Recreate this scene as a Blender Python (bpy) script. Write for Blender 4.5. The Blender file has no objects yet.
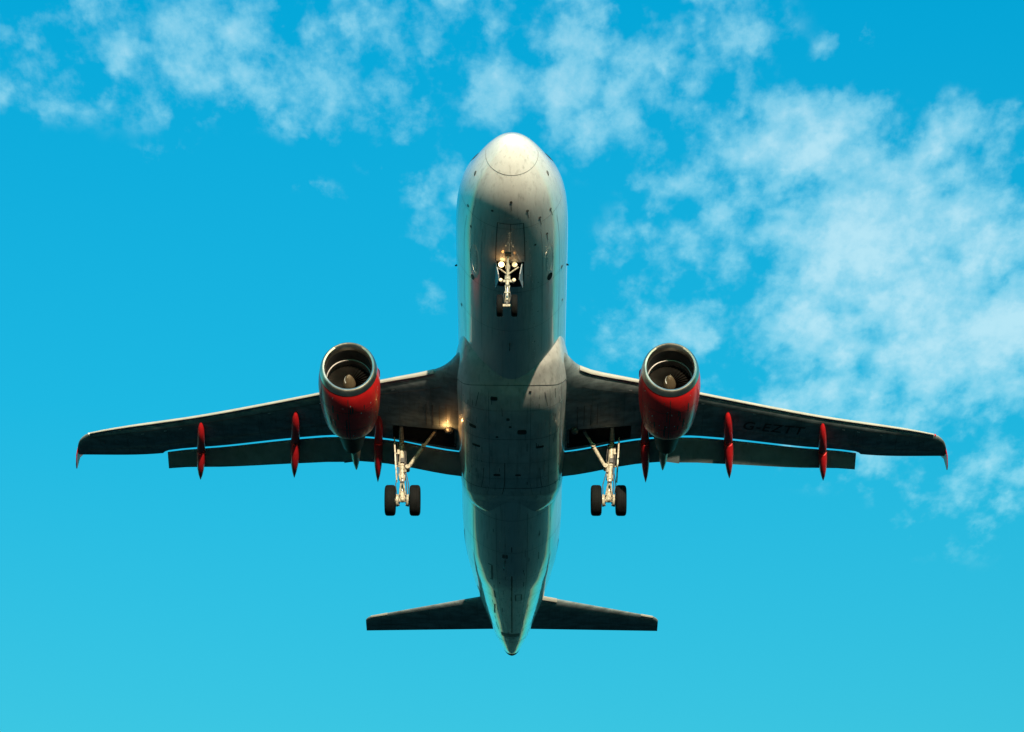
import bpy, math, random
from math import sin, cos, tan, pi, radians, sqrt, atan2, exp
from mathutils import Vector, Matrix, noise

random.seed(7)
scene = bpy.context.scene
col = scene.collection

# ------------------------------------------------------------------ camera
PITCH = radians(-4.0)                      # aircraft flies nose up by four degrees
ORIGIN = Vector((-0.132, 90.951, 65.62))   # nose of the aircraft above the field
cam_d = bpy.data.cameras.new("camera")
cam = bpy.data.objects.new("camera", cam_d)
col.objects.link(cam)
cam_d.sensor_width = 36.0
cam_d.lens = 3281.76 / 1024 * 36.0
cam_d.clip_start = 0.5
cam_d.clip_end = 40000
FW = Vector((-0.00103814, 0.85762951, 0.51426699)).normalized()
RT = Vector((0.999998259, 0.0000930563, 0.00186349659)).normalized()
UP = RT.cross(FW).normalized()
RT = FW.cross(UP).normalized()
m = Matrix((RT, UP, -FW)).transposed().to_4x4()
m.translation = Vector((0, 0, 1.70))
cam.matrix_world = m
scene.camera = cam

# ------------------------------------------------------------------ light
SUN_AZ, SUN_EL = radians(7.8), radians(6.9)     # towards the sun, in the aircraft's own frame
sl = Vector((sin(SUN_AZ) * cos(SUN_EL), -cos(SUN_AZ) * cos(SUN_EL), sin(SUN_EL)))
sun_dir = Matrix.Rotation(PITCH, 3, 'X') @ sl
sun_elev = math.asin(sun_dir.z)
sun_d = bpy.data.lights.new("sun", 'SUN')
sun_d.energy = 4.7
sun_d.angle = radians(0.5)
sun_d.color = (1.0, 0.80, 0.56)
sun = bpy.data.objects.new("sun", sun_d)
sun.rotation_euler = (-sun_dir).to_track_quat('-Z', 'Y').to_euler()
sun.location = (0, 0, 200)
col.objects.link(sun)

vs = scene.view_settings
vs.view_transform = 'Standard'
vs.look = 'None'
vs.exposure = 0.75
vs.gamma = 1.0
vs.use_curve_mapping = False

# ------------------------------------------------------------------ sky
world = bpy.data.worlds.new("World")
scene.world = world
world.use_nodes = True
nt = world.node_tree
nt.nodes.clear()


class NT:
    """small helper to write node trees as expressions"""
    def __init__(self, tree):
        self.t = tree

    def node(self, kind, **kw):
        n = self.t.nodes.new(kind)
        for k, v in kw.items():
            setattr(n, k, v)
        return n

    def put(self, sock, v):
        if hasattr(v, 'is_output'):
            self.t.links.new(v, sock)
        else:
            sock.default_value = v

    def math(self, op, a, b=None, c=None, clamp=False):
        n = self.node('ShaderNodeMath', operation=op, use_clamp=clamp)
        for i, v in enumerate((a, b, c)):
            if v is not None:
                self.put(n.inputs[i], v)
        return n.outputs[0]

    def vmath(self, op, a, b=None, out=0):
        n = self.node('ShaderNodeVectorMath', operation=op)
        self.put(n.inputs[0], a)
        if b is not None:
            self.put(n.inputs[1], b)
        return n.outputs[out]

    def noise(self, vec, scale, detail=6, rough=0.55, dist=0.0, dims='3D', out='Fac', lac=2.0):
        n = self.node('ShaderNodeTexNoise', noise_dimensions=dims)
        self.put(n.inputs['Vector'], vec)
        n.inputs['Scale'].default_value = scale
        n.inputs['Detail'].default_value = detail
        n.inputs['Roughness'].default_value = rough
        n.inputs['Lacunarity'].default_value = lac
        n.inputs['Distortion'].default_value = dist
        return n.outputs[out]

    def smooth(self, v, a, b, lo=0.0, hi=1.0):
        n = self.node('ShaderNodeMapRange', interpolation_type='SMOOTHSTEP')
        self.put(n.inputs[0], v)
        for i, x in enumerate((a, b, lo, hi)):
            n.inputs[i + 1].default_value = x
        return n.outputs[0]

    def lin(self, v, a, b, lo, hi):
        n = self.node('ShaderNodeMapRange')
        self.put(n.inputs[0], v)
        for i, x in enumerate((a, b, lo, hi)):
            n.inputs[i + 1].default_value = x
        return n.outputs[0]

    def mix(self, fac, a, b, mode='MIX'):
        n = self.node('ShaderNodeMix', data_type='RGBA', blend_type=mode)
        self.put(n.inputs[0], fac)
        for s, v in ((n.inputs[6], a), (n.inputs[7], b)):
            if isinstance(v, tuple):
                v = (*v[:3], 1.0)
            self.put(s, v)
        return n.outputs[2]


W = NT(nt)
SKY_STRENGTH = 0.125
sky = W.node('ShaderNodeTexSky', sky_type='NISHITA')
sky.sun_disc = False
sky.sun_elevation = sun_elev
sky.sun_rotation = atan2(sun_dir.x, sun_dir.y)
sky.altitude = 0
sky.air_density = 1.0
sky.dust_density = 0.6
sky.ozone_density = 1.0
tc = W.node('ShaderNodeTexCoord')
sep = W.node('ShaderNodeSeparateXYZ')
nt.links.new(tc.outputs['Generated'], sep.inputs[0])
ramp = W.node('ShaderNodeValToRGB')          # clear cyan overhead; unseen low band tuned for fuselage reflections and belly tint
nt.links.new(sep.outputs[2], ramp.inputs[0])
cr = ramp.color_ramp
for i, (pos, c) in enumerate(((0.0, (0.32, 0.48, 0.50)), (0.06, (0.13, 0.66, 0.70)), (0.14, (0.08, 0.90, 0.94)), (0.41, (0.13, 1.03, 0.96)), (0.50, (0.045, 1.08, 1.15)), (0.62, (0.0, 1.12, 1.33)))):
    e = cr.elements[i] if i < 2 else cr.elements.new(pos)
    e.position = pos
    e.color = (*c, 1)
sky_col = W.mix(1.0, sky.outputs[0], ramp.outputs[0], 'MULTIPLY')

# high broken cloud deck: a horizontal layer, so the pattern lives in x/z, y/z
zc = W.math('MAXIMUM', sep.outputs[2], 0.03)
cmb = W.node('ShaderNodeCombineXYZ')
nt.links.new(W.math('DIVIDE', sep.outputs[0], zc), cmb.inputs[0])
nt.links.new(W.math('MULTIPLY', W.math('DIVIDE', sep.outputs[1], zc), 0.56), cmb.inputs[1])
P = cmb.outputs[0]
# banks of cloud over the field: centre (x, y) and half sizes in units of the deck's height
BANKS = [
    (-0.243, 0.756, 0.056, 0.037, 0.53),
    (-0.168, 0.751, 0.061, 0.029, 0.60),
    (-0.095, 0.761, 0.067, 0.037, 0.67),
    (-0.114, 0.792, 0.037, 0.018, 0.52),
    (-0.018, 0.753, 0.066, 0.037, 0.57),
    (0.043, 0.763, 0.072, 0.043, 0.69),
    (0.093, 0.751, 0.051, 0.029, 0.53),
    (0.002, 0.790, 0.053, 0.029, 0.48),
    (0.163, 0.756, 0.020, 0.014, 0.50),
    (0.185, 0.785, 0.014, 0.011, 0.63),
    (0.151, 0.803, 0.058, 0.029, 1.05),
    (0.099, 0.816, 0.048, 0.022, 0.60),
    (0.232, 0.798, 0.026, 0.024, 0.91),
    (0.264, 0.808, 0.021, 0.024, 0.85),
    (0.197, 0.854, 0.105, 0.060, 1.20),
    (0.260, 0.904, 0.087, 0.093, 1.25),
    (0.182, 0.905, 0.069, 0.058, 1.03),
    (0.102, 0.854, 0.050, 0.035, 0.70),
    (0.079, 0.875, 0.040, 0.027, 0.58),
    (0.095, 0.905, 0.029, 0.025, 0.45),
    (0.253, 0.969, 0.067, 0.050, 0.54),
    (0.251, 1.012, 0.028, 0.016, 0.40),
    (-0.042, 0.858, 0.031, 0.026, 0.55),
    (-0.049, 0.887, 0.023, 0.018, 0.42),
    (-0.194, 0.801, 0.021, 0.008, 0.36),
    (-0.112, 0.833, 0.022, 0.009, 0.34),
    (-0.073, 0.811, 0.021, 0.011, 0.34),
    (0.297, 0.976, 0.037, 0.043, 0.58),
    (-0.254, 0.763, 0.036, 0.030, 0.43),
    (0.300, 0.985, 0.090, 0.090, 0.65),
    (0.215, 0.960, 0.080, 0.060, 0.80),
    (-0.095, 0.754, 0.213, 0.047, 0.60),
    (0.023, 0.780, 0.120, 0.041, 0.60),
    (-0.025, 0.830, 0.049, 0.039, 0.52),
    (0.106, 0.893, 0.069, 0.077, 0.56),
]
warp = W.noise(P, 9.0, 3, 0.5, out='Color')
Pw = W.vmath('ADD', P, W.vmath('MULTIPLY', W.vmath('SUBTRACT', warp, (0.5, 0.5, 0.5)), (0.05, 0.05, 0.0)))
mask = 0.0
for (bx, by, rx, ry, wgt) in BANKS:
    d = W.vmath('LENGTH', W.vmath('MULTIPLY', W.vmath('SUBTRACT', Pw, (bx, by, 0)), (1 / rx, 1 / ry, 0)), out=1)
    g = W.smooth(d, 0.15, 1.45, wgt, 0.0)
    mask = g if isinstance(mask, float) else W.math('SMOOTH_MAX', mask, g, 0.12)
n1 = W.noise(Pw, 20.0, 8, 0.55)
n2 = W.noise(W.vmath('ADD', P, (3.1, 1.7, 0.4)), 62.0, 7, 0.60)
n3 = W.noise(W.vmath('ADD', P, (7.1, 2.7, 1.4)), 210.0, 4, 0.60)
jit = W.vmath('ADD', P, W.vmath('MULTIPLY', W.vmath('SUBTRACT', W.noise(P, 75, 4, .6, out='Color'), (.5, .5, .5)), (.022, .022, 0)))
def cells(scale):
    vor = W.node('ShaderNodeTexVoronoi', feature='SMOOTH_F1')
    nt.links.new(jit, vor.inputs['Vector'])
    vor.inputs['Scale'].default_value = scale
    vor.inputs['Smoothness'].default_value = 0.55
    return W.math('SUBTRACT', 0.45, vor.outputs['Distance'])
puff = W.math('ADD', W.math('MULTIPLY', cells(34.0), 0.62), W.math('MULTIPLY', cells(76.0), 0.42))
tex = W.math('ADD', W.math('ADD', W.math('MULTIPLY', W.math('SUBTRACT', n1, 0.5), 1.15),
                           W.math('MULTIPLY', W.math('SUBTRACT', n2, 0.5), 0.95)),
             W.math('ADD', W.math('MULTIPLY', W.math('SUBTRACT', n3, 0.5), 0.30), puff))
dens = W.math('ADD', W.math('MULTIPLY', mask, 0.95), W.math('SUBTRACT', W.math('MULTIPLY', tex, 1.2), 0.36))
cover = W.math('ADD', W.smooth(dens, -0.20, 0.42, 0.0, 0.34), W.smooth(dens, 0.10, 1.15, 0.0, 0.36))
alpha = W.math('MULTIPLY', cover, W.smooth(mask, 0.10, 0.34))
ccol = W.mix(W.smooth(dens, 0.1, 1.0), (2.0, 4.2, 4.7), (3.1, 4.5, 4.8))
bg = W.node('ShaderNodeBackground')
nt.links.new(W.mix(alpha, sky_col, ccol), bg.inputs[0])
bg.inputs[1].default_value = SKY_STRENGTH
wo = W.node('ShaderNodeOutputWorld')
nt.links.new(bg.outputs[0], wo.inputs[0])


# ------------------------------------------------------------------ materials
def material(name, base, rough=0.45, metal=0.0, coat=0.0, coat_rough=0.06, var=0.10, vscale=(1, 1, 1), nscale=1.5,
             bump=0.0, bscale=30.0, spec=0.5, streak=0.0, coat_ior=1.5):
    mt = bpy.data.materials.new(name)
    mt.use_nodes = True
    t = NT(mt.node_tree)
    p = mt.node_tree.nodes['Principled BSDF']
    co = t.node('ShaderNodeTexCoord').outputs['Object']
    v = t.vmath('MULTIPLY', co, vscale)
    n = t.noise(v, nscale, 8, 0.6)
    dark = tuple(c * (1 - var * 1.6) for c in base)
    lite = tuple(min(1.0, c * (1 + var)) for c in base)
    c = t.mix(t.smooth(n, 0.3, 0.7), dark, lite)
    if streak:
        s = t.noise(t.vmath('MULTIPLY', co, (5.0, 0.22, 5.0)), 1.6, 8, 0.65)
        c = t.mix(t.math('MULTIPLY', t.smooth(s, 0.50, 0.74), streak), c, (base[0] * .30, base[1] * .30, base[2] * .29))
        r = t.lin(s, 0.35, 0.7, rough * 0.8, min(1, rough * 1.5))
    else:
        r = t.lin(n, 0.3, 0.7, rough * 0.85, min(1, rough * 1.18))
    mt.node_tree.links.new(c, p.inputs['Base Color'])
    mt.node_tree.links.new(r, p.inputs['Roughness'])
    p.inputs['Metallic'].default_value = metal
    p.inputs['Specular IOR Level'].default_value = spec
    p.inputs['Coat Weight'].default_value = coat
    p.inputs['Coat Roughness'].default_value = coat_rough
    p.inputs['Coat IOR'].default_value = coat_ior
    if bump:
        b = t.node('ShaderNodeBump')
        b.inputs['Strength'].default_value = bump
        b.inputs['Distance'].default_value = 0.02
        mt.node_tree.links.new(t.noise(co, bscale, 4, 0.6), b.inputs['Height'])
        mt.node_tree.links.new(b.outputs[0], p.inputs['Normal'])
        if coat:
            mt.node_tree.links.new(b.outputs[0], p.inputs['Coat Normal'])
    return mt


def lamp_material(name, colour, strength):
    mt = bpy.data.materials.new(name)
    mt.use_nodes = True
    p = mt.node_tree.nodes['Principled BSDF']
    p.inputs['Base Color'].default_value = (0.40, 0.32, 0.18, 1)
    p.inputs['Roughness'].default_value = 0.1
    p.inputs['Emission Color'].default_value = (*colour, 1)
    p.inputs['Emission Strength'].default_value = strength
    return mt


M = {
    'white': material('gloss white paint', (0.72, 0.72, 0.71), 0.32, coat=1.0, coat_rough=0.035, var=0.05, vscale=(1, .3, 1), nscale=2.0, streak=0.42, coat_ior=1.75),
    'seam': material('seam sealant', (0.13, 0.13, 0.13), 0.6, var=0.3),
    'faint_seam': material('skin joint', (0.26, 0.26, 0.26), 0.4, coat=0.5, var=0.25),
    'mark_light': material('worn light marking', (0.85, 0.84, 0.80), 0.5, var=0.4, nscale=9),
    'stain': material('oil stain', (0.06, 0.05, 0.045), 0.6, var=0.3),
    'belly': material('grey belly paint', (0.62, 0.62, 0.61), 0.4, coat=0.6, coat_rough=0.08, var=0.12, vscale=(1, .5, 1), nscale=2.2, streak=0.5, coat_ior=1.6),
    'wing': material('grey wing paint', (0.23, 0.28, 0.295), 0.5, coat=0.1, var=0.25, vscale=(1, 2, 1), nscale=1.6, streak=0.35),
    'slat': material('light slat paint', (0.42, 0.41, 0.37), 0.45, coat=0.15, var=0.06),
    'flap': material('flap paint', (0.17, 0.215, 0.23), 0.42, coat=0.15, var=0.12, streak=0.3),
    'red': material('gloss red paint', (0.85, 0.014, 0.014), 0.40, coat=0.35, coat_rough=0.12, var=0.08, nscale=2.4, bump=0.04, bscale=5, streak=0.15, coat_ior=1.45),
    'red_matt': material('red fairing paint', (0.62, 0.012, 0.016), 0.42, coat=0.35, var=0.10, nscale=3),
    'lip': material('brushed inlet metal', (0.62, 0.58, 0.50), 0.34, metal=1.0, var=0.08),
    'liner': material('inlet acoustic liner', (0.03, 0.03, 0.034), 0.55, var=0.12),
    'ring': material('fan case ring', (0.15, 0.14, 0.14), 0.45, metal=0.4, var=0.1),
    'fan': material('titanium fan blades', (0.05, 0.045, 0.04), 0.36, metal=0.85, var=0.15),
    'spinner': material('spinner paint', (0.13, 0.095, 0.06), 0.3, coat=0.4, var=0.12),
    'core': material('heat stained nozzle metal', (0.02, 0.02, 0.02), 0.6, metal=0.0, spec=0.3, var=0.25),
    'cone': material('pale heat stained metal', (0.36, 0.31, 0.22), 0.4, metal=0.6, var=0.2),
    'gear': material('white gear enamel', (0.40, 0.37, 0.29), 0.42, coat=0.3, var=0.3, nscale=11),
    'gear_dark': material('dark hydraulic fittings', (0.07, 0.07, 0.07), 0.45, var=0.3, nscale=8),
    'chrome': material('oleo chrome', (0.4, 0.38, 0.34), 0.3, metal=0.6, var=0.04),
    'tyre': material('tyre rubber', (0.005, 0.006, 0.0065), 0.8, spec=0.15, var=0.25, nscale=6, bump=0.15, bscale=40),
    'hub': material('wheel hub alloy', (0.42, 0.41, 0.38), 0.4, metal=0.5, var=0.2),
    'bay': material('dark well lining and shade', (0.018, 0.018, 0.018), 0.8, var=0.4, nscale=4, spec=0.2),
    'black': material('black antenna plastic', (0.02, 0.02, 0.02), 0.5, var=0.2),
    'vent': material('dark vent recess', (0.05, 0.055, 0.055), 0.6, var=0.3),
    'letter': material('black registration paint', (0.03, 0.035, 0.038), 0.6, var=0.15),
    'door_inner': material('door inner primer', (0.26, 0.30, 0.34), 0.4, coat=0.3, var=0.1),
    'lens_lit': lamp_material('lit landing lamp', (1.0, 0.72, 0.30), 4.0),
    'lens_warm': lamp_material('lit turnoff lamp', (1.0, 0.74, 0.36), 0.6),
    'nav_red': material('red lamp glass', (0.5, 0.02, 0.02), 0.1, coat=0.5, var=0.05),
    'nav_clear': material('clear lamp glass', (0.6, 0.62, 0.6), 0.1, coat=0.5, var=0.05),
    'lens_off': material('unlit lamp glass', (0.6, 0.6, 0.58), 0.08, metal=0.8, var=0.05),
}


# ------------------------------------------------------------------ mesh helper
class MB:
    def __init__(self):
        self.v, self.f, self.mi = [], [], []

    def add(self, p):
        self.v.append(tuple(p))
        return len(self.v) - 1

    def face(self, idx, mi=0):
        self.f.append(tuple(idx))
        self.mi.append(mi)

    def loft(self, rings, closed=True, caps=(True, True), mi=0):
        ids = [[self.add(p) for p in r] for r in rings]
        n = len(ids[0])
        for a, b in zip(ids[:-1], ids[1:]):
            for i in range(n if closed else n - 1):
                j = (i + 1) % n
                self.face((a[i], a[j], b[j], b[i]), mi)
        if caps[0]:
            self.face(tuple(reversed(ids[0])), mi)
        if caps[1]:
            self.face(tuple(ids[-1]), mi)
        return ids

    def tube(self, pts, rad, n=14, mi=0, caps=True):
        pts = [Vector(p) for p in pts]
        if not hasattr(rad, '__len__'):
            rad = [rad] * len(pts)
        rings = []
        for i, p in enumerate(pts):
            d = (pts[min(i + 1, len(pts) - 1)] - pts[max(i - 1, 0)]).normalized()
            a = d.orthogonal().normalized() if i == 0 else (a - d * a.dot(d)).normalized()
            b = d.cross(a)
            rings.append([p + (a * cos(t) + b * sin(t)) * rad[i] for t in (2 * pi * k / n for k in range(n))])
        self.loft(rings, True, (caps, caps), mi)

    def steps(self, p0, p1, prof, n=16, mi=0):
        """turned part: list of (t along p0-p1, radius)"""
        p0, p1 = Vector(p0), Vector(p1)
        d = (p1 - p0)
        a = d.orthogonal().normalized()
        b = d.normalized().cross(a)
        self.loft([[p0 + d * t + (a * cos(k) + b * sin(k)) * r for k in (2 * pi * q / n for q in range(n))] for t, r in prof], True, (True, True), mi)

    def lathe(self, o, prof, n=48, axis=(0, 1, 0), mi=0, caps=(False, False), ref=(1, 0, 0)):
        o, ax = Vector(o), Vector(axis).normalized()
        a = (Vector(ref) - ax * Vector(ref).dot(ax)).normalized()
        b = ax.cross(a)
        return self.loft([[o + ax * s + (a * cos(k) + b * sin(k)) * r for k in (2 * pi * q / n for q in range(n))] for s, r in prof], True, caps, mi)

    def box(self, c, size, rot=None, mi=0, bev=0.0):
        c = Vector(c)
        sx, sy, sz = (s / 2 for s in size)
        rot = rot or Matrix.Identity(3)
        if bev <= 0:
            bev = min(sx, sy, sz) * 0.18
        b = bev
        # chamfered box as a loft of octagon-like rings
        def ring(x, y, z):
            return [c + rot @ Vector(q) for q in ((-x + b, -y, z), (x - b, -y, z), (x, -y + b, z), (x, y - b, z), (x - b, y, z), (-x + b, y, z), (-x, y - b, z), (-x, -y + b, z))]
        def ring_in(z):
            return ring(sx - b * .9, sy - b * .9, z)
        self.loft([ring_in(-sz), ring(sx, sy, -sz + b), ring(sx, sy, sz - b), ring_in(sz)], True, (True, True), mi)

    def plate(self, pts, th, mi=0):
        """polygon (3-D points, planar) with thickness"""
        pts = [Vector(p) for p in pts]
        nrm = Vector((0, 0, 0))
        for i in range(len(pts)):
            nrm += pts[i].cross(pts[(i + 1) % len(pts)])
        nrm = nrm.normalized() * (th / 2)
        self.loft([[p - nrm for p in pts], [p + nrm for p in pts]], True, (True, True), mi)

    def ribbon(self, pts, nrms, w, off=0.006, mi=0):
        n = len(pts)
        L = []
        for i in range(n):
            p, nr = Vector(pts[i]), Vector(nrms[i])
            d = (Vector(pts[min(i + 1, n - 1)]) - Vector(pts[max(i - 1, 0)])).normalized()
            s = d.cross(nr).normalized() * (w / 2)
            q = p + nr * off
            L.append((self.add(q - s), self.add(q + s)))
        for a, b in zip(L[:-1], L[1:]):
            self.face((a[0], a[1], b[1], b[0]), mi)

    def build(self, name, mats, parent=None, label=None, sharp=35):
        me = bpy.data.meshes.new(name)
        me.from_pydata(self.v, [], self.f)
        if not isinstance(mats, (list, tuple)):
            mats = [mats]
        for mm in mats:
            me.materials.append(M[mm])
        me.polygons.foreach_set('material_index', self.mi)
        me.polygons.foreach_set('use_smooth', [True] * len(self.f))
        me.update()
        import bmesh
        bm = bmesh.new()
        bm.from_mesh(me)
        bmesh.ops.recalc_face_normals(bm, faces=bm.faces)
        bm.to_mesh(me)
        bm.free()
        me.set_sharp_from_angle(angle=radians(sharp))
        o = bpy.data.objects.new(name, me)
        col.objects.link(o)
        if parent is not None:
            o.parent = parent
            if parent is root:
                o.location = -BASE
        if label:
            o['label'] = label
        return o


def lerp(a, b, n):
    return [a + (b - a) * i / n for i in range(n + 1)]


def curve(xs, ys):
    """monotone cubic through the table"""
    n = len(xs)
    h = [xs[i + 1] - xs[i] for i in range(n - 1)]
    d = [(ys[i + 1] - ys[i]) / h[i] for i in range(n - 1)]
    mm = [d[0]] + [0 if d[i - 1] * d[i] <= 0 else 2 * d[i - 1] * d[i] / (d[i - 1] + d[i]) for i in range(1, n - 1)] + [d[-1]]
    def f(x):
        x = min(max(x, xs[0]), xs[-1])
        i = 0
        while i < n - 2 and x > xs[i + 1]:
            i += 1
        t = (x - xs[i]) / h[i]
        return ((2 * t ** 3 - 3 * t * t + 1) * ys[i] + (t ** 3 - 2 * t * t + t) * h[i] * mm[i]
                + (-2 * t ** 3 + 3 * t * t) * ys[i + 1] + (t ** 3 - t * t) * h[i] * mm[i + 1])
    return f


# ------------------------------------------------------------------ unseen ground
def build_bounce_ground():  # unseen ground sheet, coloured teal to tint light bounced onto the belly
    mt = bpy.data.materials.new('teal bounce ground')
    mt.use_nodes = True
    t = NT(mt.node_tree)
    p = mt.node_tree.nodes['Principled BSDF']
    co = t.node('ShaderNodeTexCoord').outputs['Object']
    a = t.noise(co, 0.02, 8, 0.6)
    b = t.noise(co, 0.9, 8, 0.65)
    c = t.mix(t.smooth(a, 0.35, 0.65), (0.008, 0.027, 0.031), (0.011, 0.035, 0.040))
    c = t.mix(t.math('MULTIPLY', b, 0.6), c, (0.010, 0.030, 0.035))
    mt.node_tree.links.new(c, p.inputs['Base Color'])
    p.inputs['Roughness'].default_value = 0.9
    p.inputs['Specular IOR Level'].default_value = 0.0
    M['bounce_ground'] = mt
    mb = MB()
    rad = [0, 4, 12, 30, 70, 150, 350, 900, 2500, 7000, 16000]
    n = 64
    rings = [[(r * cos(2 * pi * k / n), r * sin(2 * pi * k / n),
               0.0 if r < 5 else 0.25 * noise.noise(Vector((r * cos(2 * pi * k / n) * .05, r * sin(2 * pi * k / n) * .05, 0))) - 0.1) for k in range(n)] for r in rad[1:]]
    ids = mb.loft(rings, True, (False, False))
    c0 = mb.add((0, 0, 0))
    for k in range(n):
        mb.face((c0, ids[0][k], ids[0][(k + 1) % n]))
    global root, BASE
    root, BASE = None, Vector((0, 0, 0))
    o = mb.build('bounce_ground', 'bounce_ground')
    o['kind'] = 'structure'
    o['label'] = 'unseen ground under the flight path, coloured teal to tint the belly'


build_bounce_ground()

# ------------------------------------------------------------------ the aircraft
# Local frame: X to its own left wing, Y from nose to tail, Z up, fuselage axis at z = 0, metres.
BASE = Vector((0.0, 17.7, -4.2))
root = bpy.data.objects.new('airliner', None)
col.objects.link(root)
Rp = Matrix.Rotation(PITCH, 3, 'X')
root.rotation_euler = (PITCH, 0, 0)
root.location = ORIGIN + Rp @ BASE
root.empty_display_size = 2
root['label'] = 'white twin engine airliner with red engines and lowered wheels, flying overhead'
root['category'] = 'airplane'

# Y, half width, top, bottom
FUS = [(0.0, 0.01, -.40, -.42), (.03, .15, -.27, -.57), (.10, .28, -.17, -.73), (.25, .46, -.02, -.93), (.5, .68, .22, -1.18), (1, 1.01, .54, -1.53),
       (1.5, 1.27, .78, -1.74), (2, 1.47, 1.02, -1.855), (2.6, 1.66, 1.45, -1.935), (3.3, 1.81, 1.80, -1.99), (4.2, 1.92, 1.98, -2.035),
       (5.2, 1.965, 2.05, -2.065), (6.5, 1.975, 2.07, -2.07), (15, 1.975, 2.07, -2.07), (23.3, 1.975, 2.07, -2.07), (25.2, 1.945, 2.07, -1.98),
       (27, 1.84, 2.06, -1.73), (28.5, 1.70, 2.05, -1.38), (30, 1.53, 2.02, -1.0), (31.5, 1.33, 1.98, -.62), (33, 1.09, 1.9, -.24),
       (34.5, .85, 1.78, .14), (36, .53, 1.6, .52), (36.8, .34, 1.45, .74), (37.2, .21, 1.30, .90), (37.3, .13, 1.22, .96)]
fa, ft, fb = (curve([r[0] for r in FUS], [r[k] for r in FUS]) for k in (1, 2, 3))


def fus(Y, deg):
    """point on the fuselage skin, angle from the keel, positive to +X"""
    th = radians(deg)
    zt, zb = ft(Y), fb(Y)
    return Vector((fa(Y) * sin(th), Y, (zt + zb) / 2 - (zt - zb) / 2 * cos(th)))


def skin_normal(fn, Y, deg):
    a = fn(Y + .02, deg) - fn(Y - .02, deg)
    b = fn(Y, deg + .5) - fn(Y, deg - .5)
    n = b.cross(a).normalized()
    c = Vector((0, Y, fn(Y, 90).z))
    return n if n.dot(fn(Y, deg) - c) > 0 else -n


def skin_path(mb, fn, path, w, mi, off=0.006, step=0.15):
    pts = []
    for (y0, d0), (y1, d1) in zip(path[:-1], path[1:]):
        k = max(1, int(max(abs(y1 - y0) / step, abs(d1 - d0) / 4)))
        for i in range(k):
            t = i / k
            pts.append((y0 + (y1 - y0) * t, d0 + (d1 - d0) * t))
    pts.append(path[-1])
    mb.ribbon([fn(*p) for p in pts], [skin_normal(fn, *p) for p in pts], w, off, mi)


def skin_patch(mb, fn, y0, y1, d0, d1, mi, off=0.008, ny=None, nd=6):
    ny = ny or max(2, int((y1 - y0) / .15))
    ids = [[mb.add(fn(y0 + (y1 - y0) * i / ny, d0 + (d1 - d0) * j / nd) + skin_normal(fn, y0 + (y1 - y0) * i / ny, d0 + (d1 - d0) * j / nd) * off)
            for j in range(nd + 1)] for i in range(ny + 1)]
    for i in range(ny):
        for j in range(nd):
            mb.face((ids[i][j], ids[i][j + 1], ids[i + 1][j + 1], ids[i + 1][j]), mi)


def skin_oval(mb, fn, Y, deg, ly, ld, mi, w=None, off=0.008, n=20, power=2.0):
    pts = []
    for k in range(n + (1 if w else 0)):
        t = 2 * pi * k / n
        c, s = cos(t), sin(t)
        pts.append((Y + ly * abs(c) ** (2 / power) * (1 if c >= 0 else -1), deg + ld * abs(s) ** (2 / power) * (1 if s >= 0 else -1)))
    if w:
        mb.ribbon([fn(*p) for p in pts], [skin_normal(fn, *p) for p in pts], w, off, mi)
    else:
        mb.face([mb.add(fn(*p) + skin_normal(fn, *p) * off) for p in pts], mi)


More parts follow.
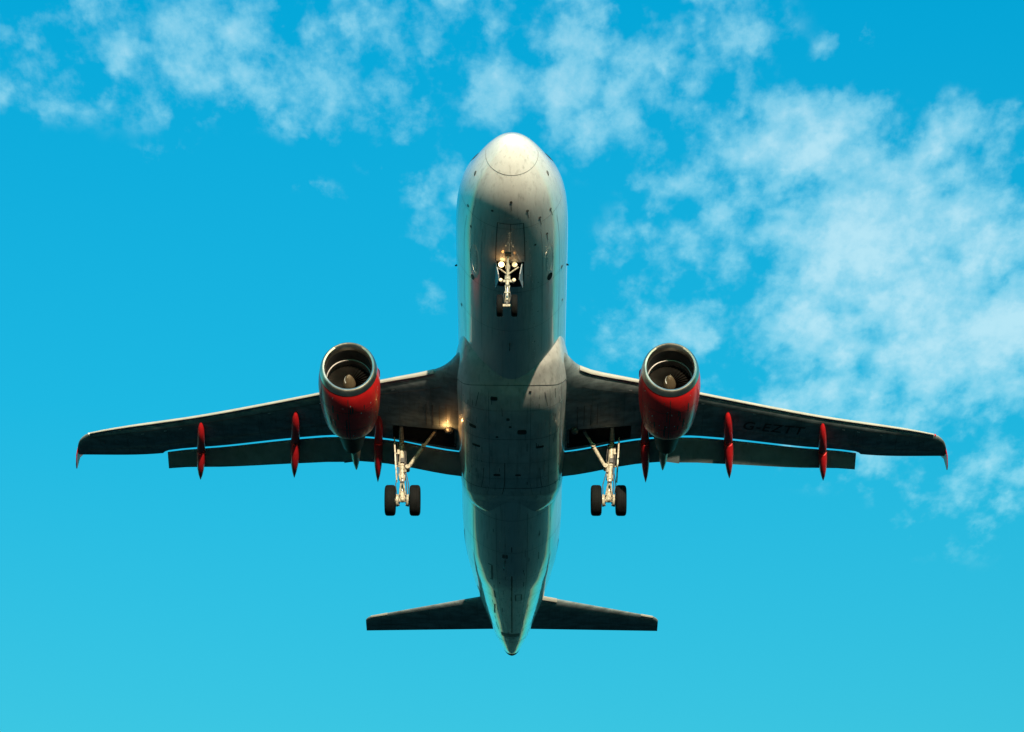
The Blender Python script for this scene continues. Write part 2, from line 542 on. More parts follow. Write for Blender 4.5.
def build_fuselage():
    mb = MB()
    ys = sorted(set([0, .01, .03, .06, .1, .16, .25, .36, .5, .7, .9] + [1.1 + .25 * i for i in range(24)] + [7.2 + .7 * i for i in range(24)]
                    + [24 + .3 * i for i in range(43)] + [36.9, 37.05, 37.15, 37.22, 37.3]))
    ys = [y for y in ys if y <= 37.3]
    rings = [[fus(y, 360 * k / 96) for k in range(96)] for y in ys]
    mb.loft(rings, True, (True, True))
    # slots: 0 white, 1 dark seam, 2 faint seam, 3 light worn marks, 4 stains, 5 black
    skin_path(mb, fus, [(.80, -100), (.80, 100)], .018, 2)
    for y in (3.05, 6.6, 8.9):
        skin_path(mb, fus, [(y, -80), (y, 80)], .014, 2)
    for y in (21.6, 24.0, 26.4, 28.8, 31.0, 33.2, 35.2):
        skin_path(mb, fus, [(y, -85), (y, 85)], .016, 2)
    for d in (-58, -33, 33, 58):
        skin_path(mb, fus, [(3.4, d), (10.6, d)], .012, 2, step=.5)
    for d in (-50, -18, 18, 50):
        skin_path(mb, fus, [(21.2, d), (34.5, d)], .014, 2, step=.4)
    skin_path(mb, fus, [(34.9, -90), (34.9, 90)], .03, 1)
    # closed forward nose gear doors
    skin_path(mb, fus, [(4.84, -16.5), (2.80, -16.5), (2.80, 13.5), (4.84, 13.5)], .03, 1)
    skin_path(mb, fus, [(2.80, -1.5), (4.4, -1.5)], .02, 1)
    # oval service outlines on both lower flanks
    for s in (-1, 1):
        skin_oval(mb, fus, 5.3, 43 * s, .78, 4.2, 3, w=.035, power=2.6)
        skin_oval(mb, fus, 13.0, 60 * s, .3, 5, 2, w=.02)
    skin_oval(mb, fus, 6.36, 42.5, .20, 3.6, 5)
    skin_oval(mb, fus, 6.45, -44, .15, 2.6, 4)
    # small probes' base plates, drains and static ports around the nose
    for (y, d, ly, ld) in ((1.5, -78, .09, 2.2), (1.45, 77, .09, 2.2), (2.92, -60, .06, 2), (2.3, -25, .05, 1.7), (1.77, -1, .06, 2.0), (2.25, 20, .06, 2.1), (2.82, 34, .06, 1.8),
                           (2.79, 51, .06, 1.8), (3.84, 40, .055, 1.4), (3.72, -49, .07, 1.2), (6.59, 63, .07, 2), (4.1, 25, .05, 1.2), (9.0, -66, .08, 1.6), (8.7, 66, .06, 1.4)):
        skin_oval(mb, fus, y, d, ly, ld, 1, n=14)
    for (y, d) in ((2.25, 20), (2.82, 34), (2.79, 51), (1.77, -1), (3.84, 40)):
        skin_path(mb, fus, [(y + .05, d), (y + .38, d + .6)], .018, 4)
    skin_path(mb, fus, [(2.2, -52), (3.1, -50)], .035, 3)
    skin_path(mb, fus, [(2.1, -1), (2.35, -1)], .03, 3)
    for d in (-5, -2.2, 2.4, 8):
        skin_oval(mb, fus, 2.52, d, .045, 1.0, 3, n=10)
    # broken row of worn scuffs along the right belly line
    rnd = random.Random(3)
    y = 3.4
    while y < 11.0:
        ln = rnd.uniform(.05, .34)
        d = 18.5 + (y - 3.4) * .75 + rnd.uniform(-1.2, 1.2)
        skin_path(mb, fus, [(y, d), (y + ln, d + .2)], rnd.uniform(.012, .034), 3)
        y += ln + rnd.uniform(.02, .28)
    for _ in range(46):
        y, d = rnd.uniform(3.2, 10.5), rnd.uniform(12, 30)
        skin_oval(mb, fus, y, d, rnd.uniform(.015, .045), rnd.uniform(.2, .5), 3 if rnd.random() < .7 else 4, n=7)
    for _ in range(40):
        y, d = rnd.uniform(21.5, 34), rnd.uniform(-38, 38)
        skin_path(mb, fus, [(y, d), (y + rnd.uniform(.1, .7), d + rnd.uniform(-.4, .4))], rnd.uniform(.01, .03), rnd.choice((2, 3, 4)))
    # aft belly: access panels, outflow valve and their outlines
    for dd in (-9.5, -6.0):
        skin_oval(mb, fus, 24.3, dd, .16, 1.6, 1, power=3)
    skin_path(mb, fus, [(25.3, -29), (25.3, -24), (26.7, -25), (26.7, -28)], .07, 1)
    skin_path(mb, fus, [(28.2, 5), (28.2, 13), (29.0, 13.5), (29.0, 5.5), (28.2, 5)], .05, 1)
    skin_path(mb, fus, [(28.0, -24), (28.9, -24)], .07, 1)
    skin_path(mb, fus, [(29.9, -27), (31.2, -31)], .06, 1)
    skin_path(mb, fus, [(29.2, -60), (29.9, -54)], .10, 1)
    skin_path(mb, fus, [(26.0, 0), (33.5, 0)], .05, 4, step=.5)
    skin_patch(mb, fus, 33.7, 34.15, -28, 20, 1)
    skin_patch(mb, fus, 34.35, 34.6, -22, 14, 3)
    skin_path(mb, fus, [(29, 15), (33, 24)], .035, 3)
    skin_path(mb, fus, [(24.6, -74), (27.4, -82)], .05, 1)
    skin_path(mb, fus, [(25.4, 74), (28.2, 82)], .05, 1)
    skin_patch(mb, fus, 36.75, 37.28, -179, 180, 5, off=.006, nd=36)
    # cabin windows high on both flanks
    for s in (-1, 1):
        for i in range(46):
            skin_oval(mb, fus, 6.2 + .53 * i, s * 106, .115, 4.2, 5, n=12, power=3)
        for (y0, y1) in ((1.75, 2.25), (2.3, 2.85), (2.9, 3.35)):
            skin_patch(mb, fus, y0, y1, s * (133 if y0 < 2 else 122), s * (158 if y0 < 2 else 138), 5)
    # shaded nose gear well painted as a dark skin patch behind the closed doors
    skin_patch(mb, fus, 4.86, 6.25, -15.5, 12.5, 5, off=.010)
    o = mb.build('fuselage', ['white', 'seam', 'faint_seam', 'mark_light', 'stain', 'bay'], root)
    # blade antennas and probes
    def blade(Y, deg, h, c, name='antenna', mat='black'):
        b = MB()
        p, n = fus(Y, deg), skin_normal(fus, Y, deg)
        ax = Vector((0, 1, 0))
        sd = n.cross(ax).normalized()
        def sec(t):
            ch = c * (1 - .45 * t)
            o_ = p + n * (h * t - .01) + ax * (c * .45 * t)
            return [o_ + ax * (ch * u) + sd * (w_ * c) for u, w_ in ((0, 0), (.25, .06), (.6, .05), (1, 0), (.6, -.05), (.25, -.06))]
        b.loft([sec(0), sec(.5), sec(1)])
        b.build(name, mat, o)
    blade(7.5, -86, .07, .13); blade(7.35, 84, .07, .13)
    blade(24.6, -8, .28, .36); blade(25.5, 14, .16, .2)
    blade(1.5, -76, .07, .14, 'probe'); blade(1.45, 75, .07, .14, 'probe')
    blade(9.6, -2, .2, .3)
    return o


fuselage = build_fuselage()

# belly fairing ------------------------------------------------------------
FAIR = [(10.3, 1.60, -1.00), (10.6, 1.71, -1.28), (10.8, 1.76, -1.45), (11.0, 1.80, -1.64), (11.35, 1.86, -1.88), (12.0, 1.94, -2.09), (12.8, 2.0, -2.30), (13.8, 2.02, -2.42), (15, 2.02, -2.46), (17.5, 2.02, -2.46), (18.6, 2.01, -2.41),
        (19.4, 1.97, -2.28), (20.2, 1.86, -2.08), (20.8, 1.68, -1.97), (21.3, 1.40, -1.86), (21.7, 1.08, -1.74), (22.1, .5, -1.6)]
wa, wb = (curve([r[0] for r in FAIR], [r[k] for r in FAIR]) for k in (1, 2))


def sstep(v, a, b):
    t = min(max((v - a) / (b - a), 0), 1)
    return t * t * (3 - 2 * t)


glove = curve([9.9, 10.6, 11.3, 11.9, 12.4, 12.9, 13.8, 15.4, 18], [0, .05, .2, .52, .86, 1.0, .72, .38, .12])


def fair(Y, deg):
    deg = deg if deg <= 180 else deg - 360
    th = radians(deg)
    e = 2 / (3.3 + 1.2 * sstep(Y, 18, 20.5))
    s, c = sin(th), cos(th)
    zc_ = -0.75
    low = abs(zc_ - wb(Y))
    hz = low if c > 0 else .5
    gl = 0.10 * glove(Y) * sstep(abs(deg), 50, 92)
    return Vector(((wa(Y) * abs(s) ** e + gl) * (1 if s >= 0 else -1), Y, zc_ - hz * abs(c) ** e * (1 if c >= 0 else -1)))


def fair_deg(Y, x):
    e = 2 / (3.3 + 1.2 * sstep(Y, 18, 20.5))
    return math.degrees(math.asin(min(1, (abs(x) / wa(Y)) ** (1 / e)))) * (1 if x >= 0 else -1)


def build_fairing():
    mb = MB()
    ys = [10.3 + .1 * i for i in range(119)]
    mb.loft([[fair(y, 360 * k / 180) for k in range(180)] for y in ys])
    # panel joints: slots 1 dark, 2 faint, 3 light, 4 well
    P = lambda path, w=.018, mi=2, st=.2: skin_path(mb, fair, path, w, mi, .006, st)
    P([(12.95, -74)] + [(12.2 + .5 * (abs(x) / 1.9) ** 4, fair_deg(12.3, x)) for x in lerp(-1.9, 1.9, 40)] + [(12.95, 74)], .026, 1, 5)
    for y in (13.5, 15.3, 16.9, 18.0, 18.75, 19.4):
        P([(y, -64), (y, 64)], .016, 2)
    for d in (-60, -40, -14, 10, 34, 58):
        P([(12.5, d), (19.4, d * .95)], .014, 2, .4)
    P([(16.9, -2), (19.3, -2)], .03, 1)
    P([(14.9, -56), (15.3, -46), (15.3, 46), (14.9, 56)], .02, 1)
    P([(18.75, -60), (18.75, 60)], .035, 1)
    for s in (-1, 1):
        P([(17.3, 20 * s), (18.75, 22 * s), (18.75, 52 * s)], .02, 1)
        P([(12.6, 26 * s), (13.4, 30 * s)], .02, 1)
    # cooling inlets, outlets and drains
    for (x, y, hx, hy) in ((-0.65, 12.84, 0.13, 0.10), (-1.45, 14.68, 0.13, 0.10), (0.38, 14.81, 0.17, 0.15), (-1.33, 15.89, 0.15, 0.07), (1.05, 15.88, 0.15, 0.07), (-0.14, 14.01, 0.06, 0.08), (-0.06, 14.48, 0.05, 0.05), (-0.56, 17.73, 0.13, 0.07), (0.24, 17.73, 0.11, 0.06), (-0.55, 15.14, 0.05, 0.05), (0.67, 12.51, 0.05, 0.05)):
        pts = []
        for k in range(20):
            c, q = cos(2 * pi * k / 20), sin(2 * pi * k / 20)
            xx, yy = x + hx * abs(c) ** .45 * (1 if c > 0 else -1), y + hy * abs(q) ** .45 * (1 if q > 0 else -1)
            pts.append((yy, fair_deg(yy, xx)))
        mb.face([mb.add(fair(*p) + Vector((0, 0, -.009))) for p in pts], 4)
    P([(14.48, fair_deg(16, -1.77)), (14.51, fair_deg(16, -1.47))], .05, 3)
    P([(13.55, 54), (13.5, 62)], .07, 3)
    P([(16.2, 60), (17.0, 60)], .06, 3)
    rnd = random.Random(11)
    for _ in range(70):
        y, d = rnd.uniform(12.6, 19.3), rnd.uniform(-60, 60)
        P([(y, d), (y + rnd.uniform(.05, .5), d + rnd.uniform(-.5, .5))], rnd.uniform(.01, .028), rnd.choice((2, 3, 1)))
    for s in (-1, 1):
        P([(17.9, 26 * s), (18.35, 24 * s), (18.4, 20 * s)], .03, 3)
    mb.build('belly_fairing', ['belly', 'seam', 'faint_seam', 'mark_light', 'vent'], root)


build_fairing()

# wings ---------------------------------------------------------------------
DIH = tan(radians(5.1))
chordz = lambda X: -1.30 + DIH * X
LEY = curve([0, 1.6, 1.85, 2.05, 2.25, 2.5, 2.8, 4.6, 7.8, 11.7, 16.1, 16.4, 16.62, 16.76, 16.86], [11.3, 11.40, 11.52, 11.84, 12.22, 12.55, 12.80, 13.66, 15.20, 16.98, 18.74, 18.92, 19.2, 19.5, 19.95])
TEY = curve([0, 1.84, 4.88, 6.4, 7.95, 11.08, 13.27, 13.42, 13.5, 16.85, 17.0], [17.80, 17.76, 17.48, 17.55, 17.92, 18.94, 19.59, 19.70, 19.82, 20.40, 20.42])
TEZ = curve([0, 2, 4.88, 6.4, 8, 17.0], [-1.45, -1.32, -.93, -.76, -.60, DIH * 17 - 1.3])
LEZ = curve([0, 17.0], [-1.30, DIH * 17 - 1.3])
THK = curve([0, 2, 6.4, 13, 17], [.120, .116, .110, .135, .10])


def yt(s):
    s = s * .84
    return 5 * (.2969 * sqrt(max(s, 0)) - .126 * s - .3516 * s * s + .2843 * s ** 3 - .1015 * s ** 4)


def wpoint(X, s, up):
    """s from leading (0) to trailing edge (1) of the fixed wing; up +1 upper, -1 lower"""
    y0, y1 = LEY(X), TEY(X)
    c = y1 - y0
    h = yt(s) * THK(X) * c / .84
    if s > .6:
        k = (s - .6) / .4
        h *= 1 - .86 * k * k * (3 - 2 * k)
    z = LEZ(X) + (TEZ(X) - LEZ(X)) * s
    if up < 0:      # the open main gear well hollows out the lower skin
        h *= 1 - 1.75 * sstep(X, 2.10, 2.18) * (1 - sstep(X, 4.42, 4.50)) * sstep(s, .725, .745) * (1 - sstep(s, .945, .965))
    camb = .012 * c * 4 * s * (1 - s)
    return Vector((X, y0 + c * s, z + camb + up * h))


def wlow(X, Y):
    s = (Y - LEY(X)) / (TEY(X) - LEY(X))
    return wpoint(X, min(max(s, 0), 1), -1)


SS = [0, .004, .012, .025, .045, .08, .13, .2, .3, .4, .5, .6, .66, .72, .735, .75, .80, .88, .94, .96, .975, 1.0]


def wring(X, side):
    r = [wpoint(X, s, 1) for s in reversed(SS)] + [wpoint(X, s, -1) for s in SS[1:]]
    return [Vector((p.x * side, p.y, p.z)) for p in r]


DROOP = radians(24.5)


flap_chord = curve([1.5, 2.0, 6.38, 6.4, 13.4], [1.06, 1.08, 1.06, 1.19, .79])


def flap_ring(X, side):
    le = Vector((X, TEY(X) + .010, TEZ(X) - .040))
    c = flap_chord(X)
    a = DROOP if X < 6.399 else radians(20.0)
    d = Vector((0, cos(a), -sin(a)))
    n = Vector((0, sin(a), cos(a)))
    out = []
    prof = [(0, 0), (.02, .028), (.07, .05), (.18, .068), (.35, .072), (.6, .055), (.85, .024), (1, .004)]
    low = [(1, -.004), (.85, -.018), (.6, -.03), (.35, -.036), (.18, -.036), (.07, -.03), (.02, -.018)]
    for s, h in prof + low:
        q = le + d * (c * s) + n * (c * h - c * .05)
        out.append(Vector((q.x * side, q.y, q.z)))
    return out


def slat_ring(X, side):
    outer = [(.085, 1), (.055, 1), (.03, 1), (.014, 1), (.004, 1), (0, 1), (.003, -1), (.008, -1), (.014, -1)]
    c = TEY(X) - LEY(X)
    k = .030 + .022 * c / 6
    pts = []
    for s, u in outer:
        p = wpoint(X, s, u)
        pts.append(Vector((p.x, p.y - .035 - k * .9, p.z - k * .85)))
    inner = []
    for s, u in reversed(outer):
        p = wpoint(X, s, u)
        p = Vector((p.x, p.y - .035 - k * .9, p.z - k * .85))
        cen = wpoint(X, .07, 1)
        inner.append(p + (Vector((p.x, LEY(X) + .1 * c * .5, LEZ(X))) - p) * .16)
    ring = pts + inner
    return [Vector((p.x * side, p.y, p.z)) for p in ring]


def strip(rng, fn, side, mi=0, mb=None):
    mb = mb or MB()
    mb.loft([fn(X, side) for X in rng], mi=mi)
    return mb


def wing_line(mb, side, path, w, mi, off=.006, step=.2):
    pts = []
    for (x0, y0), (x1, y1) in zip(path[:-1], path[1:]):
        k = max(1, int(sqrt((x1 - x0) ** 2 + (y1 - y0) ** 2) / step))
        pts += [(x0 + (x1 - x0) * i / k, y0 + (y1 - y0) * i / k) for i in range(k)]
    pts.append(path[-1])
    P3 = [wlow(*p) for p in pts]
    P3 = [Vector((p.x * side, p.y, p.z)) for p in P3]
    mb.ribbon(P3, [Vector((0, .05, -1)).normalized()] * len(P3), w, off, mi)


def wing_poly(mb, side, poly, mi, off=.012, n=6):
    """patch on the lower surface: quad given by four (X, Y) corners"""
    ids = []
    for i in range(n + 1):
        row = []
        for j in range(n + 1):
            u, v = i / n, j / n
            x = (poly[0][0] * (1 - u) + poly[1][0] * u) * (1 - v) + (poly[3][0] * (1 - u) + poly[2][0] * u) * v
            y = (poly[0][1] * (1 - u) + poly[1][1] * u) * (1 - v) + (poly[3][1] * (1 - u) + poly[2][1] * u) * v
            p = wlow(x, y)
            row.append(mb.add((p.x * side, p.y, p.z - off)))
        ids.append(row)
    for i in range(n):
        for j in range(n):
            mb.face((ids[i][j], ids[i + 1][j], ids[i + 1][j + 1], ids[i][j + 1]), mi)


TRACKS = [(5.05, 15.75, 19.30, .95, .04), (8.25, 15.95, 19.62, 1.0, .065), (11.95, 17.25, 20.45, .92, .075)]   # X, nose Y, tail Y, size


def build_wing(side):
    mb = MB()
    X = [1.62, 1.7, 1.78, 1.85, 1.92, 2.0, 2.05, 2.12, 2.18, 2.25, 2.35, 2.5, 2.65, 2.8, 3.1, 3.5, 3.9, 4.2, 4.38, 4.44, 4.5, 4.6] + lerp(4.9, 6.4, 5) + lerp(6.8, 13.2, 14) + [13.27, 13.42, 13.5] + lerp(13.8, 16.1, 6) + [16.3, 16.45, 16.58, 16.68, 16.76, 16.81, 16.84]
    mb.loft([wring(x, side) for x in X])
    # spanwise spar lines and access panels on the lower skin
    for s, w in ((.16, .03), (.72, .02)):
        wing_line(mb, side, [(x, LEY(x) + s * (TEY(x) - LEY(x))) for x in lerp(2.6, 16.3, 30)], w, 1)
    for x in lerp(3.4, 15.8, 22):
        y = LEY(x) + .42 * (TEY(x) - LEY(x))
        a, b = .10, .19
        pth = [(x + a * cos(t), y + b * sin(t)) for t in lerp(0, 2 * pi, 14)]
        wing_line(mb, side, pth, .012, 1, step=.2)
    for x in (3.0, 4.2, 7.2, 9.6, 11.0, 13.2, 14.8):
        wing_line(mb, side, [(x, LEY(x) + .14 * (TEY(x) - LEY(x))), (x, TEY(x) - .1)], .012, 1)
    for x in (2.45, 2.7, 2.95, 3.2):
        wing_line(mb, side, [(x, 14.6), (x, 16.0)], .03, 1)
    # main gear well, open at the rear of the inner wing
    ws = lambda x, t: LEY(x) + t * (TEY(x) - LEY(x))
    wing_poly(mb, side, [(2.10, ws(2.1, .726)), (4.50, ws(4.5, .726)), (4.50, ws(4.5, .968)), (2.10, ws(2.1, .968))], 2, n=40)
    # tiny light fittings and vents near the leading edge
    for x in (4.35, 7.1, 9.1, 12.6, 13.2, 14.1):
        wing_poly(mb, side, [(x, LEY(x) + .42), (x + .12, LEY(x) + .47), (x + .12, LEY(x) + .53), (x, LEY(x) + .48)], 3, n=1)
    name_col = 'left' if side > 0 else 'right'
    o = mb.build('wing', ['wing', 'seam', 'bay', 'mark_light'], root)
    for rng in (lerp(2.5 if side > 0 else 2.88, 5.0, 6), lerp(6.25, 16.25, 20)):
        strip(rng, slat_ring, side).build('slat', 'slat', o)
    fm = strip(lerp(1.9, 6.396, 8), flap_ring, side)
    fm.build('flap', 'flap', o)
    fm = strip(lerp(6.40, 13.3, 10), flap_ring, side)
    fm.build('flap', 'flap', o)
    # canoe shaped flap track fairings: fixed front body and drooped moving tail
    for (x, ya, yb, k, toe) in TRACKS:
        for piece in (0, 1):
            b = MB()
            ytr = TEY(x) - .15
            if piece == 0:
                path = [(ya, .01), (ya + .12, .07), (ya + .35, .12), (ya + .75, .155), (ytr - .3, .17), (ytr, .168)]
                cen = lambda y: wlow(x, min(y, ytr)).z + .03 - .22 * min(1, (y - ya) / 1.5)
            else:
                z0 = wlow(x, ytr).z - .24
                L = yb - ytr
                path = [(ytr + .03, .165), (ytr + .15, .175), (ytr + .35 * L, .175), (ytr + .6 * L, .145), (ytr + .8 * L, .095), (ytr + .93 * L, .04), (yb, .006)]
                cen = lambda y: z0 - tan(radians(17)) * (y - ytr)
            rings = []
            for y, r in path:
                c = Vector(((x + toe * (y - ytr)) * side, y, cen(y)))
                rings.append([c + Vector((cos(t) * r * k, 0, sin(t) * r * k * 1.25)) for t in (2 * pi * q / 24 for q in range(24))])
            b.loft(rings)
            if piece == 0:
                t0 = b.build('flap_track_fairing', 'red_matt', o)
            else:
                t0 = b.build('fairing_tail', 'red_matt', o)
    # wing tip fence
    xt = 16.82
    zt_ = chordz(xt)
    b = MB()
    pts = [(19.9, 0.02), (20.35, .18), (20.7, .22), (20.6, 0), (20.98, -.27), (20.76, -.26), (20.2, -.14)]
    b.plate([(side * (xt + .02 - z * .5), y, zt_ + z) for y, z in pts], .04)
    b.build('wingtip_fence', 'red_matt', o)
    # navigation lamp in the rounded tip
    b = MB()
    p = wpoint(16.30, 0.01, -1)
    b.lathe(Vector((16.30 * side, p.y + .02, p.z + .03)), [(-.05, .01), (-.03, .04), (0, .055), (.1, .06), (.2, .03)], 14, axis=(-.4 * side, 1, 0), caps=(True, True))
    b.build('navigation_light', 'nav_red' if side > 0 else 'nav_clear', o)
    # landing light in the wing root
    lp = wlow(2.36, LEY(2.36) + .70 * (TEY(2.36) - LEY(2.36)))
    c = Vector((lp.x * side, lp.y, lp.z - .08))
    b = MB()
    b.lathe(c, [(.16, .03), (.12, .10), (0, .15), (-.03, .15)], 20, axis=(0, -1, -.35), caps=(True, True))
    b.lathe(c + Vector((0, -.035, -.012)) * 1.0, [(0.0, .125), (.03, .10), (.04, .02)], 20, axis=(0, -1, -.35), mi=1, caps=(True, True))
    lo = b.build('landing_light', ['gear_dark', 'lens_lit' if side < 0 else 'lens_off'], o)
    if side < 0:
        ld = bpy.data.lights.new('landing_lamp_glow', 'POINT')
        ld.energy = 8
        ld.color = (1.0, .50, .16)
        ld.shadow_soft_size = .06
        lo2 = bpy.data.objects.new('landing_lamp_glow', ld)
        col.objects.link(lo2)
        lo2.parent = lo
        lo2.location = c + Vector((-.12, -.24, -.10))
    return o


wing_left = build_wing(1)
wing_right = build_wing(-1)


def registration():
    """dark registration letters under the aircraft's left wing"""
    cu = bpy.data.curves.new('registration_text', 'FONT')
    cu.body = 'G-EZTT'
    cu.size = 1.0
    cu.shear = 0.22
    cu.space_character = 1.12
    cu.offset = 0.012
    tmp = bpy.data.objects.new('registration_text', cu)
    col.objects.link(tmp)
    dg = bpy.context.evaluated_depsgraph_get()
    me = bpy.data.meshes.new_from_object(tmp.evaluated_get(dg))
    bpy.data.objects.remove(tmp)
    xs = [v.co.x for v in me.vertices]
    x0, x1 = min(xs), max(xs)
    mb = MB()
    for v in me.vertices:
        X = 8.78 + (v.co.x - x0) / (x1 - x0) * 2.40
        Y = 17.27 + (X - 8.78) * .30 - v.co.y * .80
        p = wlow(X, Y)
        mb.add((p.x, p.y, p.z - .012))
    for f in me.polygons:
        mb.face(f.vertices)
    bpy.data.meshes.remove(me)
    mb.build('registration_lettering', 'letter', wing_left)


registration()


# tailplane and fin -----------------------------------------------------------
def foil(le, c, t, thick_dir, chord_dir=Vector((0, 1, 0))):
    pr = [(1, 0), (.8, .3), (.55, .75), (.3, 1), (.12, .82), (.04, .5), (.01, .25), (0, 0)]
    r = [le + chord_dir * (c * s) + thick_dir * (t * c * h) for s, h in pr]
    return r + [le + chord_dir * (c * s) - thick_dir * (t * c * h) for s, h in reversed(pr[1:-1])]


def build_tailplane(side):
    mb = MB()
    sec = []
    for x in lerp(.3, 6.0, 12) + [6.12, 6.2, 6.24]:
        u = (x - 1.39) / (6.15 - 1.39)
        le = 32.18 + u * 2.47 + (max(0, x - 6.0) ** 2 * 4.0)
        te = 34.72 + (x - .81) / (6.23 - .81) * 1.13
        z = .70 + tan(radians(6)) * x
        sec.append(foil(Vector((x * side, le, z)), te - le, .05, Vector((0, 0, 1))))
    mb.loft(sec)
    # elevator hinge line and pale leading edge caps
    mb.ribbon([Vector((x * side, 33.85 + (x - .81) * .275, .70 + tan(radians(6)) * x - .055 + .003 * x)) for x in lerp(1.2, 6.0, 10)], [Vector((0, 0, -1))] * 11, .03, .012, 1)
    o = mb.build('tailplane', ['wing', 'seam'], root)
    b = MB()
    for (xa, xb) in ((1.15, 1.9), (5.5, 6.02)) if side > 0 else ((5.3, 6.02),):  # right root cap left out, standing in for the fuselage's shade there
        b = MB()
        rr = []
        for x in lerp(xa, xb, 4):
            u = (x - 1.39) / (6.15 - 1.39)
            le = 32.18 + u * 2.47
            te = 34.72 + (x - .81) / (6.23 - .81) * 1.13
            z = .70 + tan(radians(6)) * x
            c = te - le
            rr.append([Vector((x * side, le + c * s - .012, z + .05 * c * h * 1.25)) for s, h in ((.05, .55), (.01, .28), (-.004, 0), (.01, -.28), (.05, -.55))])
        b.loft(rr, closed=False, caps=(False, False))
        b.build('leading_edge_cap', 'slat', o)


build_tailplane(1)
build_tailplane(-1)

mb = MB()
mb.loft([foil(Vector((0, 29.2 + (z - 1.9) / 6.0 * 5.3, z)), (36.0 + (z - 1.9) / 6 * .95) - (29.2 + (z - 1.9) / 6.0 * 5.3), .05, Vector((1, 0, 0))) for z in lerp(1.2, 7.8, 12)])
mb.build('tail_fin', 'red', root)


# engines ----------------------------------------------------------------------
def build_engine(side):
    O = Vector((5.83 * side - .085, 11.05, -2.12))
    mb = MB()
    def droop(b):
        # the inlet plane leans forward at the top
        b.v = [(x, y - .15 * (z - O.z) * max(0.0, 1 - max(0, y - O.y) / 1.1), z) for x, y, z in b.v]
        tilt(b)

    def tilt(b):
        # the whole nacelle sits a few degrees nose up
        b.v = [(x, y, z - (y - O.y) * tan(radians(4.2))) for x, y, z in b.v]
    mb.lathe(O, [(.20, 1.03), (.34, 1.062), (.6, 1.098), (1.0, 1.125), (1.5, 1.118), (2.0, 1.085), (2.5, 1.03), (2.85, .97), (3.02, .925), (3.06, .91), (3.04, .89), (2.6, .88)], 72)
    # cowl joints, latch row and scuffs
    def cp(s, d):
        tab = [(.20, 1.03), (.34, 1.062), (.6, 1.098), (1.0, 1.125), (1.5, 1.118), (2.0, 1.085), (2.5, 1.03), (2.85, .97), (3.02, .925)]
        r = curve([q[0] for q in tab], [q[1] for q in tab])(s)
        t = radians(d)
        return O + Vector((r * sin(t), s, -r * cos(t)))
    nrm = lambda s, d: Vector((sin(radians(d)), .05, -cos(radians(d))))
    def line(path, w, mi):
        pts = []
        for (a, b), (c, d) in zip(path[:-1], path[1:]):
            k = max(1, int(max(abs(c - a) / .15, abs(d - b) / 6)))
            pts += [(a + (c - a) * i / k, b + (d - b) * i / k) for i in range(k)]
        pts.append(path[-1])
        mb.ribbon([cp(*p) for p in pts], [nrm(*p) for p in pts], w, .006, mi)
    line([(1.25, -150), (1.25, 150)], .016, 1)
    line([(.42, 0), (3.1, 0)], .02, 1)
    line([(2.35, -150), (2.35, 150)], .014, 1)
    for d in (-62, 62):
        line([(.5, d), (3.0, d)], .012, 1)
    rnd = random.Random(5 + side)
    for _ in range(34):
        s, d = rnd.uniform(.45, 3.0), rnd.uniform(-75, 75)
        line([(s, d), (s + rnd.uniform(.03, .10), d + rnd.uniform(-2, 2))], rnd.uniform(.012, .03), rnd.choice((1, 2, 2)))
    for _ in range(10):
        s, d = rnd.uniform(.8, 2.6), rnd.uniform(-40, 40)
        line([(s, d), (s + rnd.uniform(.2, .6), d)], rnd.uniform(.02, .06), 1)
    droop(mb)
    o = mb.build('engine', ['red', 'stain', 'mark_light'], root, label='red jet engine nacelle with bare metal inlet ring')
    b = MB()
    b.lathe(O, [(.24, 1.048), (.14, 1.028), (.06, .998), (.015, .965), (0, .93), (.02, .875), (.07, .848), (.16, .832), (.24, .828)], 72)
    droop(b)
    b.build('inlet_lip', 'lip', o)
    b = MB()
    b.lathe(O, [(.235, .827), (.35, .822), (.5, .824), (.66, .832), (.72, .834)], 64)
    b.lathe(O, [(.72, .834), (.725, .80), (.77, .795), (.775, .836), (1.2, .836)], 64, mi=1)
    droop(b)
    b.build('inlet_duct', ['liner', 'ring'], o)
    b = MB()
    n = 36
    for k in range(n):
        a0 = 2 * pi * k / n
        sec = []
        for r, tw, ch in ((.24, 25, .16), (.45, 40, .17), (.65, 54, .18), (.825, 62, .19)):
            tw = radians(tw)
            er = Vector((cos(a0), 0, sin(a0)))
            et = Vector((-sin(a0), 0, cos(a0)))
            cd = Vector((0, cos(tw), 0)) + et * sin(tw)
            nd = Vector((0, -sin(tw), 0)) + et * cos(tw)
            c = O + Vector((0, 1.04, 0)) + er * r
            sec.append([c - cd * ch / 2, c + nd * .008, c + cd * ch / 2, c - nd * .008])
        b.loft(sec)
    b.lathe(O + Vector((0, 1.22, 0)), [(0, .83), (.01, .2)], 40, mi=1, caps=(False, True))
    tilt(b)
    b.build('fan', ['fan', 'bay'], o)
    b = MB()
    b.lathe(O + Vector((0, .52, 0)), [(0, .004), (.02, .05), (.09, .10), (.2, .155), (.34, .205), (.46, .235), (.52, .24)], 40, caps=(True, True))
    # white swirl painted on the spinner
    pr = curve([0, .02, .09, .2, .34, .46], [.004, .05, .10, .155, .205, .235])
    sp = [(s, 200 * s / .3 + 60) for s in lerp(.03, .26, 16)]
    b.ribbon([O + Vector((pr(s) * cos(radians(d)), .52 + s, pr(s) * sin(radians(d)))) for s, d in sp],
             [Vector((cos(radians(d)), -.6, sin(radians(d)))).normalized() for s, d in sp], .045, .006, 1)
    tilt(b)
    b.build('spinner', ['spinner', 'mark_light'], o)
    b = MB()
